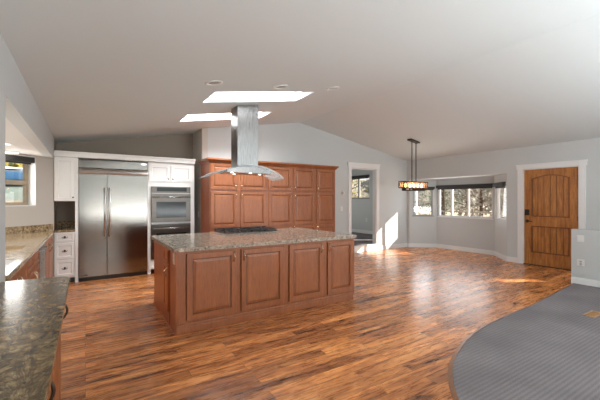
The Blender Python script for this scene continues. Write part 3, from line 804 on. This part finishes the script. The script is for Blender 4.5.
for z0, z1, w0, w1, hz in ((.99, 1.545, 1.075, 1.385, 1.475), (.285, .955, .36, .775, .875)):
    d = MB().box((1.060, 6.960, z0), (1.797, 6.989, z1)).build('oven_door', 'steeloven', do, .004)
    MB().box((1.150, 6.952, w0), (1.705, 6.961, w1)).build('window', 'blackglass', d)
    m = MB().tube([(1.09, 6.91, hz), (1.765, 6.91, hz)], .012, 10)
    for x in (1.12, 1.735): m.tube([(x, 6.962, hz), (x, 6.91, hz)], .008, 8)
    m.build('handle', 'steel', d)
m = MB().box((-.447, 6.955, 2.152), (1.885, 7.60, 2.235)); m.box((-.447, 6.940, 2.215), (1.895, 7.60, 2.250))
tag(m.build('cabinet_top_board', 'white', None, .004), 'long white board capping the refrigerator and the white cabinets', 'trim board')

# ---- sink run
sr = thing('sink_cabinet', 'row of dark wooden base cabinets under the golden granite by the sink window', 'cabinet', (-.75, 4.5, 0))
m = MB().box((-1.58, 2.96, 0), (-.478, 5.0, .862)); m.prism([(-.478, 5.68), (-.478, 6.90), (-.56, 6.86), (-1.18, 6.22), (-1.18, 5.68)], 0, .872); m.build('body', 'cherry', sr)
SF = EAST(-.478)
for a, c, h in ((2.98, 3.50, 1), (3.52, 4.055, -1)):
    wooden_door(SF, sr, a, c, .10, .85, c - .04 if h > 0 else a + .04, .74)
for a, c, h in ((4.075, 4.52, 1), (4.54, 4.99, -1)):
    d = raised(SF, a, c, .70, .85, .02, .035).build('drawer', 'cherry', sr); groove(SF, a, c, .70, .85, .02, .035).build('glaze_line', 'cherrydark', d)
    wooden_door(SF, sr, a, c, .10, .68, c - .04 if h > 0 else a + .04, .60)
for a, c, h in ((5.70, 6.30, 1), (6.32, 6.90, -1)):
    wooden_door(SF, sr, a, c, .10, .85, c - .04 if h > 0 else a + .04, .70)
dw = thing('dishwasher', 'steel dishwasher front in the sink run, between the wooden cabinets', 'dishwasher', (-.7, 5.34, 0))
MB().box((-1.05, 5.03, .02), (-.485, 5.655, .865)).build('body', 'steeldark', dw)
d = MB().box((-.485, 5.032, .10), (-.455, 5.653, .862)).build('door', 'steel', dw, .003)
MB().tube([(-.425, 5.08, .80), (-.425, 5.60, .80)], .009, 8).tube([(-.456, 5.1, .8), (-.425, 5.1, .8)], .007, 6).tube([(-.456, 5.58, .8), (-.425, 5.58, .8)], .007, 6).build('handle', 'steel', d)
S1 = [(-1.02, 4.36), (-.555, 4.36), (-.555, 4.84), (-1.02, 4.84)]
S2 = [(-1.02, 3.12), (-.50, 3.12), (-.50, 3.76), (-1.02, 3.76)]
g = MB().prism([(-.435, 2.965), (-.435, 6.962), (-.452, 6.985), (-1.578, 5.858), (-1.578, 2.965)], .874, .915, [S1, S2]).build('corner_worktop', 'granite_gold', None, .006)
tag(g, 'golden brown granite worktop under the sink window', 'worktop')
m = MB().obox(FD, .03, 1.55, .9155, 1.022, .002, .024)
tag(m.build('corner_backsplash', 'granite_splash'), 'mottled granite backsplash strip below the sink window', 'backsplash')
def bowl(poly, mat_, dep):
    (x0, y0), (x1, _), (_, y1), _ = poly; m = MB(); t = .006
    x0 += .001; y0 += .001; x1 -= .001; y1 -= .001
    vs = []; fs = []
    for ins, z in ((0, .912), (.004, .912), (.012, .90), (.03, .915 - dep), (.10, .915 - dep - .01)):
        vs += [(x0 + ins, y0 + ins, z), (x1 - ins, y0 + ins, z), (x1 - ins, y1 - ins, z), (x0 + ins, y1 - ins, z)]
    for i in range(4):
        for k in range(4):
            k2 = (k + 1) % 4; fs.append((i * 4 + k, i * 4 + k2, i * 4 + 4 + k2, i * 4 + 4 + k))
    fs.append((16, 17, 18, 19)); m.add(vs, fs); return m
s = bowl(S1, 'tan_sink', .035).build('kitchen_sink', 'tan_sink'); tag(s, 'tan sink bowl sunk in the golden granite near the window', 'sink')
s = bowl(S2, 'white_sink', .03).build('kitchen_sink', 'white_sink'); tag(s, 'white sink bowl sunk in the golden granite close to the wall end', 'sink')

# ---- peninsula in the left foreground
pn = thing('peninsula_cabinet', 'reddish brown base cabinet under the dark veined granite at the left edge', 'cabinet', (-.29, 1.5, 0))
MB().box((-.447, .22, 0), (-.150, 2.66, .872)).build('body', 'cherry', pn)
PE = EAST(-.150)
for a, c, hu in ((.27, .83, None), (.86, 1.42, 1.37) if False else (.86, 1.54, 1.49), (1.58, 2.06, None), (2.09, 2.60, 2.54)):
    d = wooden_door(PE, pn, a, c, .10, .85)
    if hu:
        Fh = lambda u, v, dd: PE(u, v, dd + .02)
        pull(Fh, hu, .74, .11, .006, .030).build('handle', 'bronze', d)
pts = [(-.447, .2), (-.085, .2), (-.085, 2.68), (-.10, 2.725), (-.14, 2.745), (-.447, 2.765)]
g = MB().prism(pts, .874, .915).build('peninsula_worktop', 'granite_penin', None, .012)
tag(g, 'dark olive brown veined granite worktop in the near left corner', 'worktop')

# ---- range hood
rh = thing('range_hood', 'steel island range hood with curved glass canopy hanging over the cooktop', 'range hood', (2.16, 5.06, 2.95))
zt = zc(2.16)
ch = MB().cell([(1.985, 4.93, 1.90), (2.335, 4.93, 1.90), (2.335, 5.20, 1.90), (1.985, 5.20, 1.90)],
               [(1.985, 4.93, zc(1.985) - .001), (2.335, 4.93, zc(2.335) - .001), (2.335, 5.20, zc(2.335) - .001), (1.985, 5.20, zc(1.985) - .001)])
ch.build('chimney', 'steelhood', rh)
XC = 2.16; HWID = .65
def arch_z(x): return 1.945 - .185 * abs((x - XC) / HWID) ** 2.0
cg = MB(); nx, ny = 28, 8; vs = []; fs = []
for top in (0, 1):
    for i in range(nx + 1):
        x = XC - HWID + 2 * HWID * i / nx; s = (x - XC) / HWID
        yf = 4.98 - .26 * math.sqrt(max(0, 1 - s * s * .92)) ; yb = 5.36
        for j in range(ny + 1):
            vs.append((x, yf + (yb - yf) * j / ny, arch_z(x) + .008 * top))
A = (nx + 1) * (ny + 1)
for i in range(nx):
    for j in range(ny):
        a = i * (ny + 1) + j; b_ = a + ny + 1
        fs.append((a, a + 1, b_ + 1, b_)); fs.append((A + a, A + b_, A + b_ + 1, A + a + 1))
for i in range(nx):
    for j in (0, ny):
        a = i * (ny + 1) + j; b_ = a + ny + 1; fs.append((a, b_, A + b_, A + a))
for i in (0, nx):
    for j in range(ny):
        a = i * (ny + 1) + j; fs.append((a, a + 1, A + a + 1, A + a))
cg.add(vs, fs, True); cg.build('glass_canopy', 'hoodglass', rh)
hb = MB(); vs = []; fs = []; nb = 16; XB0, XB1 = 1.78, 2.54
for i in range(nb + 1):
    x = XB0 + (XB1 - XB0) * i / nb; s = (x - XC) / HWID
    yf = 4.80 + .06 * s * s
    zt_ = arch_z(x) - .006; zb_ = min(1.838, zt_ - .012)
    vs += [(x, yf, zb_), (x, 5.30, zb_), (x, 5.30, zt_), (x, yf, zt_)]
for i in range(nb):
    for k in range(4):
        k2 = (k + 1) % 4; fs.append((i * 4 + k, i * 4 + k2, i * 4 + 4 + k2, i * 4 + 4 + k))
fs += [(3, 2, 1, 0), (nb * 4, nb * 4 + 1, nb * 4 + 2, nb * 4 + 3)]; hb.add(vs, fs)
bodyo = hb.build('hood_body', 'steelhood', rh)
for x, y in ((1.87, 4.87), (2.02, 5.16), (2.17, 4.87), (2.42, 5.05)):
    MB().lathe((x, y, 1.838), (0, 0, -1), [(0, 0), (.021, 0), (.021, .004), (.016, .006), (0, .006)], 14).build('lamp', 'lamp', bodyo)
for x, w in ((XC - .12, .004),):
    pass

# ================================================================ lamps and small fittings
# chandelier over the dining place
PX0, PX1, PY, PZ0, PZ1 = 6.32, 7.20, 5.48, 1.70, 1.868
PC = 6.765
pl = thing('linear_chandelier', 'long rust brown box chandelier with glowing bulbs hanging before the bay', 'chandelier', (PC, PY, zc(PC)))
m = MB(); m.cell([(PC - .16, PY - .06, zc(PC - .16) - .03), (PC + .16, PY - .06, zc(PC + .16) - .03), (PC + .16, PY + .06, zc(PC + .16) - .03), (PC - .16, PY + .06, zc(PC - .16) - .03)],
                 [(PC - .16, PY - .06, zc(PC - .16) - .001), (PC + .16, PY - .06, zc(PC + .16) - .001), (PC + .16, PY + .06, zc(PC + .16) - .001), (PC - .16, PY + .06, zc(PC - .16) - .001)])
m.build('ceiling_plate', 'bronze', pl)
for x in (6.70, 6.85): MB().tube([(x, PY, PZ1 - .03), (x, PY, zc(x) - .02)], .011, 8).build('rod', 'bronze', pl)
m = MB(); b = .022; Y0, Y1 = PY - .085, PY + .085
for y in (Y0, Y1 - b):
    for z in (PZ0, PZ1 - b): m.box((PX0, y, z), (PX1, y + b, z + b))
    for x in (PX0, PX1 - b): m.box((x, y, PZ0), (x + b, y + b, PZ1))
for x in (PX0, PX1 - b):
    for z in (PZ0, PZ1 - b): m.box((x, Y0, z), (x + b, Y1, z + b))
m.box((PX0, PY - .02, PZ1 - .03), (PX1, PY + .02, PZ1 - .005)); m.build('frame', 'rust', pl)
for x in (PX0 + .10, PX1 - .10):
    for y in (Y0, Y1 - .012): MB().box((x - .006, y, PZ0), (x + .006, y + .012, PZ1)).build('mullion', 'rust', pl)
for a, c in (((PX0 + .02, Y0 + .009, PZ0 + .02), (PX1 - .02, Y0 + .013, PZ1 - .02)), ((PX0 + .02, Y1 - .013, PZ0 + .02), (PX1 - .02, Y1 - .009, PZ1 - .02)),
             ((PX0 + .009, Y0 + .02, PZ0 + .02), (PX0 + .013, Y1 - .02, PZ1 - .02)), ((PX1 - .013, Y0 + .02, PZ0 + .02), (PX1 - .009, Y1 - .02, PZ1 - .02))):
    MB().box(a, c).build('glass_panel', 'amber', pl)
for k in range(5):
    x = 6.47 + k * .148
    s = MB().lathe((x, PY, 1.662), (0, 0, 1), [(0, 0), (.018, 0), (.018, .05), (.013, .06), (0, .06)], 12).build('bulb_holder', 'bronze', pl)
    MB().lathe((x, PY, 1.722), (0, 0, 1), [(0, 0), (.012, 0), (.024, .03), (.028, .055), (.02, .085), (0, .10)], 12).build('bulb', 'bulb', s)
m = MB()
for y in (PY - .05, PY + .036): m.box((6.40, y, 1.640), (7.13, y + .014, 1.662))
for k in range(5): m.box((6.455 + k * .148, PY - .05, 1.640), (6.485 + k * .148, PY + .05, 1.664))
for x in (6.40, 7.118): m.box((x, PY - .05, 1.64), (x + .012, PY + .05, 1.72))
m.build('lower_rail', 'bronze', pl)
for k in range(2):
    l = bpy.data.lights.new('chandelier_light', 'POINT'); l.energy = 4; l.color = (1, .66, .38); l.shadow_soft_size = .05
    lo = bpy.data.objects.new('chandelier_light', l); COL.objects.link(lo); lo.parent = pl; lo.location = (-.15 + k * .3, 0, 1.78 - zc(PC))

# recessed cans in the ceiling slope
sl = Vector((1, 0, .172)).normalized(); nrm_ = Vector((.172, 0, -1)).normalized()
labs = ['recessed ceiling light above the left end of the near skylight', 'recessed ceiling light above the middle of the near skylight', 'recessed ceiling light right of the near skylight, toward the ridge']
for (x, y), lb in zip(((1.242, 3.794), (2.194, 3.929), (3.10, 3.984)), labs):
    c = Vector((x, y, zc(x)))
    t = thing('recessed_light', lb, 'ceiling light', c, 'recessed lights along the near skylight')
    MB().lathe(c, nrm_, [(.062, -.03), (.066, .0), (.070, .008), (.098, .008), (.102, .003), (.102, -.001)], 24).build('trim_ring', 'plastic', t)
    MB().lathe(c, nrm_, [(0, .002), (.030, .004), (.060, .001), (.064, .0005)], 20).build('lens', 'greyplastic', t)
for c, lb in (((-.845, 5.568, 2.125), 'small lit recessed lamp in the kitchen soffit'),):
    t = thing('recessed_light', lb, 'ceiling light', c)
    MB().lathe(c, (0, 0, -1), [(.04, -.001), (.045, .006), (.065, .006), (.068, 0)], 20).build('trim_ring', 'plastic', t)
    MB().lathe(c, (0, 0, -1), [(0, .004), (.042, .004), (.044, .0)], 20).build('lens', 'lamp', t)
sp = bpy.data.lights.new('soffit_lamp', 'SPOT'); sp.energy = 12; sp.spot_size = 2.2; sp.spot_blend = .6; sp.color = (1, .9, .76); sp.shadow_soft_size = .04
so = bpy.data.objects.new('soffit_lamp', sp); COL.objects.link(so); so.location = (-.845, 5.568, 2.10)
t = thing('soffit_light_panel', 'flat lit rectangular light panel in the soffit before the sink window', 'ceiling light', (-1.0, 6.36, 2.125))
c0 = Vector((-.835, 6.40, 0)); u_ = Vector((-1, -.0, 0))
MB().box((-1.33, 6.36, 2.112), (-.83, 6.50, 2.1245)).build('housing', 'plastic', t)
MB().box((-1.32, 6.37, 2.106), (-.84, 6.49, 2.113)).build('diffuser', 'lamp', t)

# roller shades
def shade(F, u0, u1, z0, z1, lab, d0=.004, d1=.075, drop=.05):
    t = thing('roller_shade', lab, 'roller shade', F((u0 + u1) / 2, z0, 0), 'charcoal roller shades')
    MB().obox(F, u0, u1, z0, z1, d0, d1).build('cassette', 'shade', t, .006)
    MB().obox(F, u0 + .02, u1 - .02, z0 - drop, z0 + .01, d0 + .012, d0 + .016).build('fabric', 'shade', t)
    MB().obox(F, u0 + .02, u1 - .02, z0 - drop - .018, z0 - drop, d0 + .006, d0 + .022).build('bottom_bar', 'shade', t)
shade(FL, .06, .72, 1.745, 1.815, 'charcoal roller shade on the left bay window, behind the chandelier', drop=.012)
shade(FC, .02, 1.66, 1.765, 1.850, 'long charcoal roller shade on the wide middle bay window', drop=.02)
shade(FR, .13, .82, 1.750, 1.848, 'charcoal roller shade on the narrow right bay window', drop=.02)
shade(WEST(8.80), 9.10, 10.78, 2.255, 2.345, 'dark roller shade on the far room window seen through the doorway', drop=.02)
shade(FD, .317, 1.166, 2.005, 2.090, 'dark brown shade at the top of the sink window', d0=-.075, d1=-.005, drop=.006)

# wall fittings
t = thing('thermostat', 'round white thermostat on the wall between pantry and doorway', 'thermostat', (5.726, YB, 1.60))
MB().lathe((5.726, YB - .001, 1.605), (0, -1, 0), [(0, 0), (.050, 0), (.050, .012), (.044, .020), (.036, .022), (0, .022)], 24).build('body', 'plastic', t)
MB().lathe((5.726, YB - .022, 1.605), (0, -1, 0), [(0, 0), (.030, 0), (.028, .004), (0, .004)], 20).build('dial', 'greyplastic', t)
def plate(F, u, v, lab, kind, name, grp=None, w=.075, h=.118):
    t = thing(name, lab, kind, F(u, v, 0), grp)
    MB().obox(F, u - w / 2, u + w / 2, v - h / 2, v + h / 2, .0005, .006).build('cover_plate', 'plastic', t, .002)
    if kind == 'light switch':
        n = 2 if w > .09 else 1
        for k in range(n):
            uu = u + (k - (n - 1) / 2) * .046; MB().obox(F, uu - .017, uu + .017, v - .034, v + .034, .006, .010).build('rocker', 'plastic', t, .002)
    else:
        for s in (-1, 1): MB().obox(F, u - .016, u + .016, v + s * .02 - .014, v + s * .02 + .014, .006, .0085).build('socket', 'greyplastic', t, .002)
plate(FRONT(YB), 5.69, 1.19, 'white light switch below the round thermostat', 'light switch', 'light_switch')
plate(WEST(7.0), 2.262, .775, 'white double light switch near the top of the half wall', 'light switch', 'light_switch', None, .10, .115)
plate(WEST(7.0), 2.258, .37, 'white power outlet low on the half wall', 'power outlet', 'power_outlet', None, .10, .118)
plate(WEST(8.8), 9.27, .68, 'white power outlet low on the far room wall', 'power outlet', 'power_outlet')
plate(WEST(2.02), 7.18, 1.12, 'white light switch on the strip of wall between ovens and pantry', 'light switch', 'light_switch')
t = thing('floor_vent', 'honey oak floor vent let into the grey carpet', 'floor vent', (5.28, 1.58, .012))
MB().prism(rounded(5.13, 1.52, 5.43, 1.64, .006), .0122, .018, [[(5.16, 1.54), (5.40, 1.54), (5.40, 1.62), (5.16, 1.62)]]).build('frame', 'ventwood', t)
for k in range(9): MB().box((5.165 + k * .026, 1.54, .0122), (5.177 + k * .026, 1.62, .0165)).build('slat', 'ventwood', t)

# ================================================================ outdoors
g = MB().prism([(-90, -60), (110, -60), (110, 110), (-90, 110)], -.5, -.30, [[(-1.9, -4), (8.6, -4), (8.6, 4.0), (9.2, 4.5), (9.2, 6.5), (8.95, 6.9), (8.95, 11.3), (4.2, 11.3), (4.2, 7.8), (-1.9, 7.8)]])
struct(g, 'ground', 'ground')
rn = random.Random(11)
def tree(kind, x, y, h, r, n, size, lab, grp, trunk=.12, low=.15, layers=6):
    t = thing(kind, lab, 'tree', (x, y, -.3), grp)
    lean = rn.uniform(-.15, .15)
    m = MB().tube([(x, y, -.32), (x + lean * .3, y, h * .35), (x + lean, y, h * .95 - .3)], [trunk, trunk * .75, trunk * .2], 8)
    for k in range(7):
        z = h * (.22 + .09 * k); w = rn.uniform(0, 6.28); L = r * (1 - .08 * k)
        m.tube([(x + lean * z / h, y, z), (x + math.cos(w) * L * .5, y + math.sin(w) * L * .5, z + L * .15), (x + math.cos(w) * L, y + math.sin(w) * L, z + L * .25)], [trunk * .3, trunk * .18, .01], 6)
    m.build('trunk', 'bark', t)
    f = MB(); fm = {'pine_tree': 'pine', 'bare_tree': 'brush', 'autumn_tree': 'yellow', 'pale_tree': 'pale', 'juniper_screen': 'pine'}[kind]
    for k in range(layers):
        s = k / max(1, layers - 1); z = h * (low + (0.98 - low) * s) - .3; rr = r * ((1 - s) * .95 + .12) if kind in ('pine_tree', 'juniper_screen') else r * (.6 + .4 * math.sin(math.pi * (s * .8 + .1)))
        f.leaves((x + lean * s, y, z), (rr, rr, h / layers * .7), int(n / layers), size, rn)
    f.build('foliage', fm, t); return t
G1 = 'trees outside the bay windows'
for kind, x, y, h, r, n, tk, low, lab in (
    ('pine_tree', 17.6, 12.2, 7.0, 1.5, 1500, .16, .12, 'green pine outside, in the left half of the wide bay window'),
    ('bare_tree', 16.5, 9.3, 4.6, 1.3, 1900, .10, .05, 'dense brown twiggy tree outside the right half of the wide bay window'),
    ('pale_tree', 21.2, 12.9, 4.8, 1.6, 1300, .12, .05, 'pale leafy tree outside between pine and brown tree'),
    ('pine_tree', 26.5, 13.6, 9.0, 2.4, 1700, .2, .06, 'tall dark pine far outside the wide bay window'),
    ('bare_tree', 19.6, 15.8, 5.5, 1.6, 1500, .14, .05, 'brown twiggy tree outside the left bay window'),
    ('pale_tree', 16.2, 14.6, 3.4, 1.1, 900, .10, .05, 'pale leafy tree outside the left bay window'),
    ('pine_tree', 25.0, 20.8, 9.5, 2.6, 1600, .22, .05, 'dark pine far outside the left bay window'),
    ('bare_tree', 15.2, 7.2, 3.6, .7, 700, .07, .05, 'small brown twiggy tree outside the right end of the bay window')):
    tree(kind, x, y, h, r, n, .11, lab, G1, tk, low)
G2 = 'trees outside the far room window'
for kind, x, y, h, r, n, lab in (
    ('autumn_tree', 12.3, 14.2, 5.0, .95, 700, 'yellow tree outside the far room window'),
    ('pale_tree', 14.3, 16.6, 5.6, 1.1, 900, 'pale leafy tree outside the far room window'),
    ('pine_tree', 16.0, 20.6, 8.0, 1.9, 1000, 'dark pine outside the far room window')):
    tree(kind, x, y, h, r, n, .10, lab, G2)
# added unseen juniper beside the house, placed to dapple right bay window sun
tree('juniper_screen', 11.5, 2.42, 5.2, .62, 2600, .13, 'added unseen juniper beside the front door wall, thinning the bay sun', None, .1, .02, 9)
hl = MB(); vs = []; fs = []
for i in range(41):
    w = math.radians(-20 + 150 * i / 40); R = 60
    vs += [(R * math.cos(w), R * math.sin(w), -.4), ((R + 14) * math.cos(w), (R + 14) * math.sin(w), 9 + 2.5 * math.sin(i * 1.7) + 1.5 * math.sin(i * .6)), ((R + 30) * math.cos(w), (R + 30) * math.sin(w), -.4)]
for i in range(40):
    for k in range(2): fs.append((i * 3 + k, i * 3 + 3 + k, i * 3 + 4 + k, i * 3 + 1 + k))
hl.add(vs, fs, True); struct(hl, 'hills', 'hill')
# rail fence beyond the bay
fn = thing('rail_fence', 'weathered post and rail fence outside the bay windows', 'fence', (15, 12, -.3))
fa, fb = Vector((13.6, 12.9, -.3)), Vector((14.2, 7.4, -.3)); du = (fb - fa).normalized()
for k in range(7):
    p = fa + (fb - fa) * (k / 6); MB().tube([p, p + Vector((0, 0, 1.35))], .05, 8).build('post', 'fencewood', fn)
m = MB()
for z in (.45, .85, 1.2): m.tube([fa + Vector((0, 0, z)), fb + Vector((0, 0, z))], .035, 6)
m.build('rail', 'fencewood', fn)

# behind the sink window: a car on a raised yard, shrubs and a pine
CX, CY, CZ = -1.9, 11.6, .84
car = thing('parked_car', 'pale green parked car with blue tinted windows outside the sink window', 'car', (CX, CY, CZ - .14))
def car_ring(st_, hw_pow=.45):
    m = MB(); vs = []; fs = []
    for x, z0_, zt2, hw2 in st_:
        for k in range(9):
            w = math.pi * k / 8; vs.append((x + CX, -hw2 * math.cos(w) + CY, CZ + z0_ + (zt2 - z0_) * math.sin(w) ** hw_pow))
    for i in range(len(st_) - 1):
        for k in range(8): fs.append((i * 9 + k, i * 9 + k + 1, i * 9 + 10 + k, i * 9 + 9 + k))
        fs.append((i * 9 + 8, i * 9, i * 9 + 9, i * 9 + 17))
    fs.append(tuple(range(9))); fs.append(tuple(range(len(st_) * 9 - 1, len(st_) * 9 - 10, -1)))
    m.add(vs, fs, True); return m
car_ring([(-2.2, .20, .60, .60), (-2.1, .12, .92, .82), (-1.2, .10, 1.0, .88), (1.2, .10, 1.0, .88), (2.05, .12, .90, .82), (2.2, .2, .55, .60)], .3).build('body', 'siding', car)
car_ring([(-1.9, .95, .99, .70), (-1.25, .95, 1.36, .66), (.55, .95, 1.38, .66), (1.35, .95, .99, .70)], .22).build('windows', 'bluecar', car)
car_ring([(-1.25, 1.36, 1.405, .62), (-.4, 1.37, 1.46, .64), (.55, 1.37, 1.41, .62)], .4).build('roof', 'whiteframe', car)
MB().box((CX - 1.9, CY - .895, CZ + .50), (CX + 1.9, CY - .86, CZ + .57)).build('side_strip', 'fencewood', car)
for x in (-1.35, 1.35):
    for y in (-.86, .70):
        w_ = MB().lathe((CX + x, CY + y, CZ + .20), (0, 1, 0), [(0, -.03), (.2, -.03), (.33, -.02), (.34, .04), (.34, .12), (.2, .14), (0, .14)], 18).build('wheel', 'rubber', car)
bk = MB().prism([(-9, 10.0), (1.6, 10.0), (1.6, 22), (-9, 22)], -.30, CZ - .14); struct(bk, 'terrace', 'ground')
sy = thing('yellow_shrub', 'yellow leaved shrub behind the parked car outside the sink window', 'shrub', (-2.2, 14.4, CZ - .14))
MB().tube([(-2.2, 14.4, CZ - .16), (-2.2, 14.4, 2.4)], .07, 6).build('stem', 'bark', sy)
m = MB()
for dx in (-1.6, -.5, .6, 1.6): m.leaves((-2.2 + dx, 14.4, 2.15), (.9, .6, .62), 420, .11, rn)
m.build('foliage', 'yellow', sy)
tree('pine_tree', -3.0, 18.5, 9.0, 3.2, 2600, .17, 'dark pine behind the yellow shrub outside the sink window', None, .2, .1)
